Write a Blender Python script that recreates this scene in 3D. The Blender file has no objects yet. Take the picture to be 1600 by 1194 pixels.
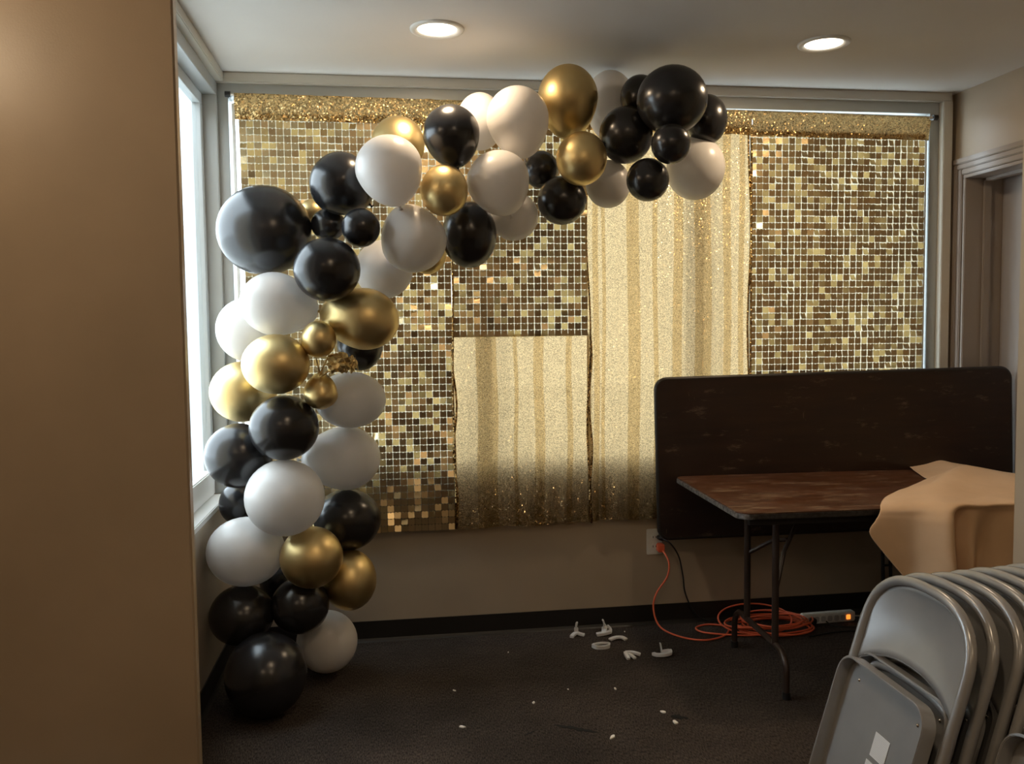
import bpy, bmesh, math, random
from mathutils import Vector, Matrix, noise
random.seed(7)
R = math.radians
PI = math.pi
S = bpy.context.scene
COL = S.collection

# ------------------------------------------------------------------ camera
def cam_axes(yaw, pitch, roll):
    cy, sy = math.cos(yaw), math.sin(yaw)
    cp, sp = math.cos(pitch), math.sin(pitch)
    f = Vector((sy*cp, cy*cp, -sp)); r = Vector((cy, -sy, 0)); d = f.cross(r)
    cr, sr = math.cos(roll), math.sin(roll)
    return cr*r + sr*d, -sr*r + cr*d, f
CR, CD, CF = cam_axes(R(8.15), R(3.58), R(.68))
cam = bpy.data.cameras.new('camera'); camo = bpy.data.objects.new('camera', cam); COL.objects.link(camo)
cam.sensor_fit = 'HORIZONTAL'; cam.sensor_width = 36; cam.lens = 1350/1600*36; cam.clip_start = .05
m = Matrix.Identity(4)
for i in range(3):
    m[i][0] = CR[i]; m[i][1] = -CD[i]; m[i][2] = -CF[i]
m[0][3], m[1][3], m[2][3] = 0, 0, 1.52
camo.matrix_world = m
S.camera = camo

# ------------------------------------------------------------------ world, exposure
W = bpy.data.worlds.new('overcast_sky'); S.world = W; W.use_nodes = True
wb = W.node_tree.nodes['Background']
wb.inputs[0].default_value = (.84, .93, 1.0, 1); wb.inputs[1].default_value = 6.2
S.view_settings.view_transform = 'Standard'; S.view_settings.look = 'None'
S.view_settings.gamma = 1; S.view_settings.use_curve_mapping = False
S.view_settings.exposure = 0.35
LAMP_W = 6.6           # every recessed downlight
LAMP_COL = (1.0, .73, .46)

# ------------------------------------------------------------------ materials
def mat(name, col=(.5,.5,.5), rough=.5, metal=0, spec=.5, **kw):
    M = bpy.data.materials.new(name); M.use_nodes = True
    b = M.node_tree.nodes['Principled BSDF']
    b.inputs['Base Color'].default_value = (*col, 1); b.inputs['Roughness'].default_value = rough
    b.inputs['Metallic'].default_value = metal; b.inputs['Specular IOR Level'].default_value = spec
    for k, v in kw.items(): b.inputs[k.replace('_', ' ')].default_value = v
    return M
class N:
    """small node helper"""
    def __init__(s, M): s.M = M; s.t = M.node_tree; s.b = s.t.nodes.get('Principled BSDF'); s.out = s.t.nodes['Material Output']
    def n(s, typ, **kw):
        x = s.t.nodes.new(typ)
        for k, v in kw.items():
            if k.startswith('i_'):
                key = k[2:]; key = int(key) if key.isdigit() else key.replace('_', ' ')
                x.inputs[key].default_value = v
            else: setattr(x, k, v)
        return x
    def l(s, a, b): s.t.links.new(a, b)
    def coord(s, scale=(1,1,1), kind='Object'):
        tc = s.n('ShaderNodeTexCoord'); mp = s.n('ShaderNodeMapping'); mp.inputs['Scale'].default_value = scale
        s.l(tc.outputs[kind], mp.inputs[0]); return mp.outputs[0]
    def ramp(s, fac, stops):
        r = s.n('ShaderNodeValToRGB'); e = r.color_ramp.elements
        while len(e) < len(stops): e.new(.5)
        for q, (p, c) in zip(e, stops): q.position = p; q.color = (*c, 1)
        s.l(fac, r.inputs[0]); return r.outputs[0]
    def bump(s, h, strength, dist, to=None):
        b = s.n('ShaderNodeBump'); b.inputs['Strength'].default_value = strength; b.inputs['Distance'].default_value = dist
        s.l(h, b.inputs['Height']); s.l(b.outputs[0], (to or s.b).inputs['Normal']); return b
    def noise(s, vec, scale, detail=3, rough=.5):
        x = s.n('ShaderNodeTexNoise', i_Scale=scale, i_Detail=detail, i_Roughness=rough); s.l(vec, x.inputs['Vector']); return x.outputs[0]
    def voro(s, vec, scale, out='Color'):
        x = s.n('ShaderNodeTexVoronoi', i_Scale=scale); s.l(vec, x.inputs['Vector']); return x.outputs[out]
    def mix(s, fac, a, b):
        x = s.n('ShaderNodeMix', data_type='RGBA'); s.l(fac, x.inputs[0])
        for v, i in ((a, 6), (b, 7)):
            if isinstance(v, tuple): x.inputs[i].default_value = (*v, 1)
            else: s.l(v, x.inputs[i])
        return x.outputs[2]

def painted(name, col, rough=.45, var=.06):
    M = mat(name, col, rough); q = N(M); v = q.coord()
    n1 = q.noise(v, 1.7, 4)
    c2 = tuple(max(0, c*(1-var*2.2)) for c in col); c1 = tuple(min(1, c*(1+var)) for c in col)
    q.l(q.ramp(n1, [(.3, c2), (.7, c1)]), q.b.inputs['Base Color'])
    q.bump(q.noise(v, 160, 2), .12, .002)
    return M
M_wall = painted('beige_wall_paint', (.45, .375, .285), .42)
M_wall2 = painted('tan_wall_paint', (.46, .365, .26), .36)
M_ceil = painted('ceiling_paint', (.66, .635, .60), .8, .02)
M_trimp = painted('putty_trim_paint', (.56, .53, .46), .4, .03)
M_base = mat('black_rubber_base', (.012, .011, .010), .45)
M_alum = mat('grey_window_frame', (.40, .42, .42), .42, .15)
M_sill = mat('white_sill', (.80, .79, .76), .35)
M_casing = painted('taupe_door_paint', (.30, .255, .22), .3, .03)
M_door = painted('grey_door_paint', (.36, .33, .31), .28, .03)
M_white = mat('white_plastic', (.75, .75, .72), .35)
M_dark = mat('dark_slot', (.02, .02, .02), .5)
M_blackplastic = mat('black_plastic', (.012, .012, .013), .4)
M_orange = mat('orange_cord', (.78, .15, .065), .42)
M_chrome = mat('rod_metal', (.75, .72, .68), .25, 1)

# carpet
M_carpet = mat('brown_ribbed_carpet', (.03, .024, .02), .95, 0, .15)
q = N(M_carpet); v = q.coord()
fib = q.noise(q.coord((260, 60, 1)), 1.0, 2)
blot = q.noise(v, 1.3, 5, .6)
base = q.ramp(fib, [(.3, (.016, .0135, .012)), (.7, (.105, .084, .071))])
st = q.ramp(blot, [(.36, (.55, .55, .56)), (.6, (1, 1, 1))])
mm = q.n('ShaderNodeMix', data_type='RGBA', blend_type='MULTIPLY'); mm.inputs[0].default_value = 1
q.l(base, mm.inputs[6]); q.l(st, mm.inputs[7]); q.l(mm.outputs[2], q.b.inputs['Base Color'])
q.bump(fib, .7, .004)

# balloons
def balloon_mat(name, col, rough, metal, transl=0, spec=.5):
    M = mat(name, col, rough, metal, spec); q = N(M)
    v = q.coord(); q.l(q.ramp(q.noise(v, 9, 3), [(.3, tuple(c*.92 for c in col)), (.7, col)]), q.b.inputs['Base Color'])
    if transl:
        t = q.n('ShaderNodeBsdfTranslucent'); t.inputs[0].default_value = (*col, 1)
        x = q.n('ShaderNodeMixShader'); x.inputs[0].default_value = transl
        q.l(q.b.outputs[0], x.inputs[1]); q.l(t.outputs[0], x.inputs[2]); q.l(x.outputs[0], q.out.inputs[0])
    return M
BM = {'b': balloon_mat('black_latex', (.016, .016, .018), .25, 0, 0, .6),
      'w': balloon_mat('white_latex', (.84, .825, .81), .28, 0, .25, .5),
      'g': balloon_mat('chrome_gold_latex', (.76, .59, .285), .41, 1)}

# sequins and glitter cloth
M_seq = mat('gold_mirror_sequin', (.62, .475, .26), .30, .95)
q = N(M_seq); oi = q.n('ShaderNodeObjectInfo'); v = q.coord()
q.bump(q.noise(v, 120, 2), .25, .002)
gi = q.n('ShaderNodeNewGeometry'); ra = q.n('ShaderNodeMath', operation='ADD'); q.l(gi.outputs['Random Per Island'], ra.inputs[0]); q.l(oi.outputs['Random'], ra.inputs[1])
rf = q.n('ShaderNodeMath', operation='FRACT'); q.l(ra.outputs[0], rf.inputs[0])
sf = q.ramp(rf.outputs[0], [(.66, (0, 0, 0)), (.70, (.22, .22, .22)), (1, (.90, .90, .90))])
stl = q.n('ShaderNodeBsdfTranslucent'); stl.inputs[0].default_value = (.95, .84, .60, 1)
sms = q.n('ShaderNodeMixShader'); q.l(sf, sms.inputs[0]); q.l(q.b.outputs[0], sms.inputs[1]); q.l(stl.outputs[0], sms.inputs[2]); q.l(sms.outputs[0], q.out.inputs[0])
def glitter(name, trans, transp, col, gloss_rough=.3, scale=330):
    M = bpy.data.materials.new(name); M.use_nodes = True; q = N(M); q.t.nodes.remove(q.b)
    v = q.coord()
    vc = q.voro(v, scale, 'Color')
    sep = q.n('ShaderNodeSeparateColor'); q.l(vc, sep.inputs[0])
    c = q.ramp(sep.outputs[0], [(.05, tuple(x*.5 for x in col)), (.6, col), (1, tuple(min(1, x*1.35) for x in col))])
    geo = q.n('ShaderNodeNewGeometry')
    sub = q.n('ShaderNodeVectorMath', operation='SUBTRACT'); q.l(vc, sub.inputs[0]); sub.inputs[1].default_value = (.5, .5, .5)
    sc = q.n('ShaderNodeVectorMath', operation='SCALE'); q.l(sub.outputs[0], sc.inputs[0]); sc.inputs['Scale'].default_value = 1.1
    ad = q.n('ShaderNodeVectorMath', operation='ADD'); q.l(geo.outputs['Normal'], ad.inputs[0]); q.l(sc.outputs[0], ad.inputs[1])
    nm = q.n('ShaderNodeVectorMath', operation='NORMALIZE'); q.l(ad.outputs[0], nm.inputs[0])
    gl = q.n('ShaderNodeBsdfGlossy', i_Roughness=gloss_rough); q.l(c, gl.inputs[0]); q.l(nm.outputs[0], gl.inputs['Normal'])
    tl = q.n('ShaderNodeBsdfTranslucent'); q.l(c, tl.inputs[0])
    tp = q.n('ShaderNodeBsdfTransparent'); tp.inputs[0].default_value = (*[min(1, x*1.25) for x in col], 1)
    a = q.n('ShaderNodeMixShader'); a.inputs[0].default_value = trans; q.l(gl.outputs[0], a.inputs[1]); q.l(tl.outputs[0], a.inputs[2])
    b = q.n('ShaderNodeMixShader'); b.inputs[0].default_value = transp
    q.l(a.outputs[0], b.inputs[1]); q.l(tp.outputs[0], b.inputs[2]); q.l(b.outputs[0], q.out.inputs[0])
    return M
M_glit = glitter('gold_glitter_cloth', .42, .06, (.42, .295, .15), .16)
M_foldshade = glitter('gold_fold_shade_tint', .55, .90, (.68, .61, .48), .16)  # near-clear tint that dims the sheer panel like fold shading
M_head = glitter('gold_sequin_header', .12, .0, (.60, .41, .18), .26, 170)
M_net = glitter('cream_net', .75, .06, (.29, .25, .175), .5, 500)

# tables
def worn_wood(name, dark, mid, scr, amt):
    M = mat(name, dark, .35); q = N(M); v = q.coord()
    base = q.ramp(q.noise(q.coord((1.5, 14, 14)), 2.0, 4), [(.3, dark), (.75, mid)])
    s1 = q.noise(q.coord((3, 9, 9)), 2.2, 8, .72)
    f1 = q.ramp(s1, [(.58-amt, (0, 0, 0)), (.68-amt, (1, 1, 1))])
    s2 = q.noise(q.coord((40, 3, 6)), 1.3, 6, .7)
    f2 = q.ramp(s2, [(.655, (0, 0, 0)), (.70, (1, 1, 1))])
    mx = q.n('ShaderNodeMath', operation='MAXIMUM'); q.l(f1, mx.inputs[0]); q.l(f2, mx.inputs[1])
    k = q.n('ShaderNodeMath', operation='MULTIPLY'); q.l(mx.outputs[0], k.inputs[0]); k.inputs[1].default_value = .6
    q.l(q.mix(k.outputs[0], base, scr), q.b.inputs['Base Color'])
    q.l(q.ramp(q.noise(v, 6, 5), [(.3, (.28,)*3), (.7, (.5,)*3)]), q.b.inputs['Roughness'])
    return M
M_topfree = worn_wood('worn_brown_laminate', (.060, .022, .010), (.115, .043, .019), (.30, .21, .14), .05)
M_toplean = worn_wood('dark_brown_laminate', (.014, .006, .004), (.028, .012, .007), (.16, .11, .08), -.005)
M_edge = mat('worn_edge_band', (.10, .10, .105), .45, .3)
q = N(M_edge)
sx_ = q.n('ShaderNodeSeparateXYZ'); q.l(q.coord(), sx_.inputs[0])
near_end = q.ramp(sx_.outputs[0], [(.02, (1, 1, 1)), (.07, (.12, .12, .12))])
q.l(q.mix(near_end, (.02, .017, .015), q.ramp(q.noise(q.coord(), 60, 4), [(.35, (.05, .05, .05)), (.65, (.26, .25, .25))])), q.b.inputs['Base Color'])
M_edgedark = mat('dark_edge_band', (.018, .014, .012), .4)
M_leg = mat('brown_enamel_steel', (.040, .026, .021), .38, .2)
M_under = mat('table_underside', (.012, .009, .008), .7)

M_cloth = mat('tan_tablecloth', (.70, .49, .31), .85, 0, .2)
q = N(M_cloth); q.l(q.ramp(q.noise(q.coord(), 5, 4), [(.3, (.64, .445, .28)), (.7, (.74, .53, .345))]), q.b.inputs['Base Color'])
q.bump(q.noise(q.coord((900, 900, 900)), 1, 1), .15, .001)
M_cloth.node_tree.nodes['Principled BSDF'].inputs['Sheen Weight'].default_value = .15

M_chair = mat('grey_enamel_steel', (.30, .30, .295), .27, .25)
q = N(M_chair); q.l(q.ramp(q.noise(q.coord(), 7, 4), [(.3, (.29, .295, .305)), (.7, (.335, .34, .345))]), q.b.inputs['Base Color'])
M_rubber = mat('grey_rubber_foot', (.06, .06, .06), .7)
M_label = mat('paper_label', (.72, .74, .76), .6)
q = N(M_label)
wv = q.n('ShaderNodeTexWave', i_Scale=22.0, i_Distortion=1.5); wv.bands_direction = 'Z'
q.l(q.coord((1, 1, 4)), wv.inputs['Vector']); q.l(q.ramp(wv.outputs[0], [(.1, (.55, .57, .6)), (.35, (.76, .78, .8))]), q.b.inputs['Base Color'])

M_clear = mat('cloudy_clear_plastic', (.86, .88, .9), .22, 0, .5, Transmission_Weight=.2)
M_scrap = mat('white_paper_scrap', (.85, .84, .8), .7)
M_tear = mat('torn_carpet_dark', (.004, .004, .004), .95)
M_ground = painted('outdoor_concrete', (.6, .6, .58), .9, .1)
M_post = painted('added_post_tone', (.55, .60, .66), .8, .03)  # blue-grey for the added post outside the side window
M_lens = bpy.data.materials.new('lamp_lens'); M_lens.use_nodes = True
q = N(M_lens); q.b.inputs['Emission Color'].default_value = (1, .86, .68, 1); q.b.inputs['Emission Strength'].default_value = 7
M_led = mat('orange_switch', (.9, .25, .05), .3); M_led.node_tree.nodes['Principled BSDF'].inputs['Emission Color'].default_value = (1, .25, .03, 1)
M_led.node_tree.nodes['Principled BSDF'].inputs['Emission Strength'].default_value = 1.2
M_glass = bpy.data.materials.new('window_glass'); M_glass.use_nodes = True
q = N(M_glass); q.t.nodes.remove(q.b)
g1 = q.n('ShaderNodeBsdfTransparent'); g1.inputs[0].default_value = (.93, .96, .97, 1)
g2 = q.n('ShaderNodeBsdfGlossy', i_Roughness=.02); lw = q.n('ShaderNodeLayerWeight', i_Blend=.5); pw = q.n('ShaderNodeMath', operation='POWER'); q.l(lw.outputs['Facing'], pw.inputs[0]); pw.inputs[1].default_value = 5
fr = q.n('ShaderNodeMath', operation='MULTIPLY_ADD'); q.l(pw.outputs[0], fr.inputs[0]); fr.inputs[1].default_value = .4; fr.inputs[2].default_value = .03
mx = q.n('ShaderNodeMixShader')
q.l(fr.outputs[0], mx.inputs[0]); q.l(g1.outputs[0], mx.inputs[1]); q.l(g2.outputs[0], mx.inputs[2]); q.l(mx.outputs[0], q.out.inputs[0])

# ------------------------------------------------------------------ mesh helpers
class MB:
    def __init__(s): s.v = []; s.f = []
    def add(s, vs, fs):
        o = len(s.v); s.v += [tuple(x) for x in vs]; s.f += [tuple(i+o for i in f) for f in fs]; return s
    def box(s, a, b, M=None):
        vs = [Vector((x, y, z)) for z in (a[2], b[2]) for y in (a[1], b[1]) for x in (a[0], b[0])]
        if M: vs = [M @ p for p in vs]
        return s.add(vs, [(0,2,3,1), (4,5,7,6), (0,1,5,4), (2,6,7,3), (0,4,6,2), (1,3,7,5)])
    def tube(s, pts, r, n=10, closed=False, cap=True):
        pts = [Vector(p) for p in pts]; k = len(pts)
        rr = r if isinstance(r, (list, tuple)) else [r]*k
        t0 = (pts[1]-pts[0]).normalized()
        up = Vector((0, 0, 1)) if abs(t0.z) < .9 else Vector((1, 0, 0))
        nrm = (up - t0*up.dot(t0)).normalized(); vs = []
        for i, p in enumerate(pts):
            a = pts[(i-1) % k] if (i > 0 or closed) else p; b = pts[(i+1) % k] if (i < k-1 or closed) else p
            t = (b-a).normalized(); nrm = (nrm - t*nrm.dot(t)).normalized(); bi = t.cross(nrm)
            for j in range(n):
                an = 2*PI*j/n; vs.append(p + rr[i]*(math.cos(an)*nrm + math.sin(an)*bi))
        fs = []
        for i in range(k if closed else k-1):
            for j in range(n):
                a = i*n+j; b = i*n+(j+1) % n; c = ((i+1) % k)*n+(j+1) % n; d = ((i+1) % k)*n+j
                fs.append((a, b, c, d))
        if cap and not closed: fs += [tuple(range(n-1, -1, -1)), tuple((k-1)*n+j for j in range(n))]
        return s.add(vs, fs)
    def prism(s, poly, h0, h1, M=None, axis=2):
        """extrude a 2D outline between two heights along an axis"""
        k = len(poly); vs = []
        for h in (h0, h1):
            for a, b in poly:
                p = {2: Vector((a, b, h)), 1: Vector((a, h, b)), 0: Vector((h, a, b))}[axis]
                vs.append(M @ p if M else p)
        fs = [tuple(range(k-1, -1, -1)), tuple(range(k, 2*k))] + [(i, (i+1) % k, k+(i+1) % k, k+i) for i in range(k)]
        return s.add(vs, fs)
    def lathe(s, prof, n=24, M=None):
        vs = []; k = len(prof)
        for r, z in prof:
            for j in range(n):
                p = Vector((r*math.cos(2*PI*j/n), r*math.sin(2*PI*j/n), z)); vs.append(M @ p if M else p)
        return s.add(vs, [(i*n+j, i*n+(j+1) % n, (i+1)*n+(j+1) % n, (i+1)*n+j) for i in range(k-1) for j in range(n)])
    def grid(s, fn, nu, nv):
        vs = [fn(i/nu, j/nv) for j in range(nv+1) for i in range(nu+1)]
        return s.add(vs, [(j*(nu+1)+i, j*(nu+1)+i+1, (j+1)*(nu+1)+i+1, (j+1)*(nu+1)+i) for j in range(nv) for i in range(nu)])
    def build(s, name, mt, parent=None, smooth=False, bevel=0, loc=None, merge=False):
        me = bpy.data.meshes.new(name); me.from_pydata(s.v, [], s.f)
        bm = bmesh.new(); bm.from_mesh(me)
        if merge: bmesh.ops.remove_doubles(bm, verts=bm.verts, dist=1e-5)
        bmesh.ops.recalc_face_normals(bm, faces=bm.faces)
        if bevel: bmesh.ops.bevel(bm, geom=[e for e in bm.edges if e.calc_face_angle(0) > .6], offset=bevel, segments=2, affect='EDGES', clamp_overlap=True)
        bm.to_mesh(me); bm.free()
        if smooth:
            for p in me.polygons: p.use_smooth = True
            if smooth == 'auto': me.set_sharp_from_angle(angle=R(40))
        me.materials.append(mt)
        o = bpy.data.objects.new(name, me); COL.objects.link(o)
        if parent: o.parent = parent
        if loc: o.location = loc
        return o
def tag(o, label, cat, group=None):
    o['label'] = label; o['category'] = cat
    if group: o['group'] = group
    return o
def struct(o, label=None):
    o['kind'] = 'structure'
    if label: o['label'] = label
    return o
def empty(name, loc, rot=(0,0,0)):
    o = bpy.data.objects.new(name, None); o.empty_display_size = .05; COL.objects.link(o); o.location = loc; o.rotation_euler = rot; return o
def copy_tree(o, parent=None):
    c = o.copy(); COL.objects.link(c); c.parent = parent
    for ch in o.children: copy_tree(ch, c)
    return c
def bezier(pts, n=8):
    """Catmull-Rom through points"""
    P = [Vector(p) for p in pts]; out = []
    for i in range(len(P)-1):
        p0 = P[max(i-1, 0)]; p1 = P[i]; p2 = P[i+1]; p3 = P[min(i+2, len(P)-1)]
        for k in range(n):
            t = k/n
            out.append(.5*((2*p1)+(p2-p0)*t+(2*p0-5*p1+4*p2-p3)*t*t+(3*p1-p0-3*p2+p3)*t**3))
    return out + [P[-1]]
def rrect(x0, x1, y0, y1, r, n=6):
    out = []
    for cx, cy, a0 in ((x1-r, y1-r, 0), (x0+r, y1-r, 90), (x0+r, y0+r, 180), (x1-r, y0+r, 270)):
        for k in range(n+1): a = R(a0+90*k/n); out.append((cx+r*math.cos(a), cy+r*math.sin(a)))
    return out

# ------------------------------------------------------------------ the setting
XL, XR, YB, ZC = -.76, 2.935, 4.196, 2.70
WX0, WX1, WZ0, WZ1 = -.715, 2.815, .80, 2.645          # back window opening
struct(MB().box((-2.4, -2.7, -.12), (2.4, 2.70, 0)).box((-.85, 2.70, -.12), (3.5, YB+.02, 0)).build('floor', M_carpet), 'dark brown ribbed carpet floor')
struct(MB().box((-2.4, -2.7, ZC), (2.4, 2.65, ZC+.12)).box((-.85, 2.65, ZC), (3.5, YB+.1, ZC+.12)).box((-2.4, 2.65, ZC), (-.85, 2.80, ZC+.12)).build('ceiling', M_ceil), 'off-white painted ceiling')
struct(MB().box((XL-.03, YB, 0), (3.5, YB+.1, WZ0)).box((XL-.03, YB, WZ1), (3.5, YB+.1, ZC)).box((XL-.03, YB, WZ0), (WX0, YB+.1, WZ1)).box((WX1, YB, WZ0), (3.5, YB+.1, WZ1)).build('wall_back', M_wall), 'beige wall below and around the curtained window')
LY0, LY1, LZ0, LZ1 = 2.98, 4.155, .76, 2.60              # left window opening
struct(MB().box((XL-.09, 2.78, 0), (XL, YB, LZ0)).box((XL-.09, 2.78, LZ1), (XL, YB, ZC)).box((XL-.09, 2.78, LZ0), (XL, LY0, LZ1)).box((XL-.09, LY1, LZ0), (XL, YB, LZ1)).build('wall_left', M_wall), 'beige wall under the bright side window')
DY0, DY1, DZ = 3.27, 4.107, 2.275                        # door opening in the right wall
struct(MB().box((XR, 2.75, 0), (XR+.4, DY0, ZC)).box((XR, DY1, 0), (XR+.4, YB, ZC)).box((XR, DY0, DZ), (XR+.4, DY1, ZC)).box((XR+.3, DY0, 0), (XR+.4, DY1, DZ)).build('wall_right', M_wall), 'beige wall with the taupe door')
struct(MB().box((-2.4, 2.75, 0), (-.613, 2.80, ZC)).build('wall_front_left', M_wall2, bevel=.006), 'tan foreground wall at the left')
struct(MB().box((2.190, 2.65, 0), (XR+.4, 2.75, ZC)).box((2.190, -2.7, 0), (2.4, 2.65, ZC)).build('wall_front_right', M_wall), 'grey beige wall edge behind the folding chairs')
struct(MB().box((-2.4, -2.7, 0), (-2.2, 2.75, ZC)).build('wall_near_left', M_wall2))
struct(MB().box((-2.2, -2.7, 0), (2.19, -2.5, ZC)).build('wall_rear', M_wall2))
# ceiling trim, pilaster, baseboards
struct(MB().box((XL, YB-.045, ZC-.045), (2.90, YB, ZC)).build('trim_1', M_trimp, bevel=.004), 'putty coloured strip along ceiling above back window')
struct(MB().box((XL, 2.80, ZC-.045), (XL+.045, YB-.045, ZC)).build('trim_2', M_trimp, bevel=.004), 'putty coloured strip along ceiling above side window')
struct(MB().box((2.848, YB-.05, 0), (2.90, YB, ZC-.045)).build('trim_3', M_trimp, bevel=.003), 'narrow beige upright right of the window')
def baseboard(name, a, b, nrm):
    a, b, nv = Vector(a), Vector(b), Vector(nrm)
    prof = [(0, 0), (.022, 0), (.014, .006), (.008, .016), (.006, .1), (0, .1)]
    mb = MB(); k = len(prof); vs = [p + nv*d + Vector((0, 0, h)) for p in (a, b) for d, h in prof]
    mb.add(vs, [(i, (i+1) % k, k+(i+1) % k, k+i) for i in range(k)] + [tuple(range(k)), tuple(range(2*k-1, k-1, -1))])
    return struct(mb.build(name, M_base), 'black rubber baseboard')
baseboard('baseboard_back', (XL, YB, 0), (XR, YB, 0), (0, -1, 0))
baseboard('baseboard_left', (XL, 2.80, 0), (XL, YB, 0), (1, 0, 0))
baseboard('baseboard_right', (XR, DY1+.09, 0), (XR, YB, 0), (-1, 0, 0))
baseboard('baseboard_front_right', (2.19, -2.5, 0), (2.19, 2.65, 0), (-1, 0, 0))

# back window
w1 = struct(empty('window_1', (1.05, YB+.08, WZ0)), 'wide grey framed window behind gold curtains')
def wpart(root, name, a, b, mt, bevel=.002):
    o = root.location; return MB().box(Vector(a)-o, Vector(b)-o).build(name, mt, root, bevel=bevel)
FY0, FY1 = YB-.012, YB+.098
wpart(w1, 'window_frame', (WX0-.045, FY0, WZ1-.046), (WX1+.033, FY1, WZ1+.013), M_alum)
wpart(w1, 'window_frame', (WX0-.045, FY0, WZ0), (WX0+.012, FY1, WZ1-.046), M_alum)
wpart(w1, 'window_frame', (WX1-.018, FY0, WZ0), (WX1+.033, FY1, WZ1-.046), M_alum)
wpart(w1, 'window_frame', (WX0+.012, YB+.02, WZ0), (WX1-.018, FY1, WZ0+.06), M_alum)
for mxx in (.47, 1.56): wpart(w1, 'mullion', (mxx-.035, YB+.03, WZ0+.06), (mxx+.035, FY1, WZ1-.046), M_alum)
xs = [WX0+.012, .435, .505, 1.525, 1.595, WX1-.018]
for i in range(0, 6, 2): wpart(w1, 'pane', (xs[i], YB+.062, WZ0+.06), (xs[i+1], YB+.068, WZ1-.046), M_glass, 0)
wpart(w1, 'shade_channel', (WX1-.040, YB-.006, WZ0+.05), (WX1-.026, YB+.012, WZ1-.075), M_sill, .003)
wpart(w1, 'shade_channel', (WX0+.026, YB-.006, WZ0+.05), (WX0+.040, YB+.012, WZ1-.075), M_sill, .003)
# left window
w2 = struct(empty('window_2', (XL-.1, 3.55, LZ0)), 'bright side window beside the balloon column')
wpart(w2, 'window_sill', (XL-.085, LY0-.02, LZ0-.024), (XL+.010, YB-.05, LZ0+.004), M_sill, .004)
wpart(w2, 'casing', (XL-.052, LY0-.06, LZ1-.004), (XL+.010, YB-.014, LZ1+.055), M_alum)
wpart(w2, 'casing', (XL-.052, LY1-.004, LZ0+.004), (XL+.010, YB-.014, LZ1-.004), M_alum)
wpart(w2, 'window_frame', (XL-.088, LY0, LZ0+.004), (XL-.050, LY1-.004, LZ0+.12), M_sill, .006)
wpart(w2, 'window_frame', (XL-.088, LY0, LZ1-.055), (XL-.050, LY1-.004, LZ1-.004), M_alum)
wpart(w2, 'window_frame', (XL-.088, LY1-.055, LZ0+.12), (XL-.050, LY1-.004, LZ1-.055), M_alum)
wpart(w2, 'window_frame', (XL-.088, LY0+.002, LZ0+.12), (XL-.050, LY0+.055, LZ1-.055), M_alum)
wpart(w2, 'pane', (XL-.074, LY0+.055, LZ0+.12), (XL-.068, LY1-.055, LZ1-.055), M_glass, 0)
# outdoors
struct(MB().box((-14, YB+.25, -.3), (14, 24, -.15)).box((-14, -6, -.3), (-.9, YB+.25, -.15)).build('ground_outside', M_ground), 'pale pavement outside the window')

struct(MB().box((-1.10, 5.0, -.3), (-.93, 5.2, 3.4)).build('added_post_outside', M_post), 'added pale post standing in for blue-grey reflections in the side window')  # added post; its tone stands in for blue-grey reflections in the glass
# door
d1 = struct(empty('door_1', (XR, 3.69, 0)), 'taupe door in moulded casing at right')
def dpart(name, a, b, mt, bevel=.003): return wpart(d1, name, a, b, mt, bevel)
for k, (w0, w1_, pr_) in enumerate(((.0, .028, .022), (.028, .055, .016), (.055, .083, .010))):
    dpart('casing', (XR-pr_, DY1+.083-w1_, 0), (XR+.01, DY1+.083-w0, DZ+.083-w0), M_casing, .004)
    dpart('casing', (XR-pr_, DY0-.083, DZ+.083-w1_), (XR+.01, DY1+.083-w1_, DZ+.083-w0), M_casing, .004)
dpart('jamb', (XR, DY1-.018, 0), (XR+.215, DY1, DZ-.018), M_casing)
dpart('jamb', (XR, DY0, DZ-.018), (XR+.215, DY1, DZ), M_casing)
dpart('door_stop', (XR+.10, DY1-.034, 0), (XR+.14, DY1-.018, DZ-.03), M_casing)
dpart('door_stop', (XR+.10, DY0, DZ-.034), (XR+.14, DY1-.034, DZ-.018), M_casing)
dpart('door_panel', (XR+.215, DY0, .005), (XR+.255, DY1-.004, DZ-.004), M_door)

# recessed downlights
def downlight(x, y, label):
    t = tag(empty('recessed_downlight', (x, y, ZC)), label, 'ceiling light', 'recessed ceiling downlights')
    MB().lathe([(.107, .0), (.106, -.006), (.095, -.010), (.080, -.006), (.076, .0)], 40).build('trim_ring', M_white, t, smooth=True)
    MB().lathe([(.0001, -.004), (.04, -.0038), (.077, -.002)], 40).build('lens', M_lens, t, smooth=True)
    L = bpy.data.lights.new('downlight_lamp', 'AREA'); L.shape = 'DISK'; L.size = .14; L.energy = LAMP_W; L.color = LAMP_COL
    o = bpy.data.objects.new('downlight_lamp', L); COL.objects.link(o); o.parent = t; o.location = (0, 0, -.014)
    return t
downlight(.218, 3.49, 'round warm recessed ceiling light, the left of the two above the garland')
downlight(1.842, 3.49, 'round warm recessed ceiling light, right one, nearest the taupe door')
for x, y, l in (
                (.55, 1.1, 'recessed ceiling light overhead in the middle of the room'),
                (-.6, -.9, 'recessed ceiling light at the rear left of the room'),
                (1.2, -.9, 'recessed ceiling light at the rear right of the room')): downlight(x, y, l)

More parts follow.
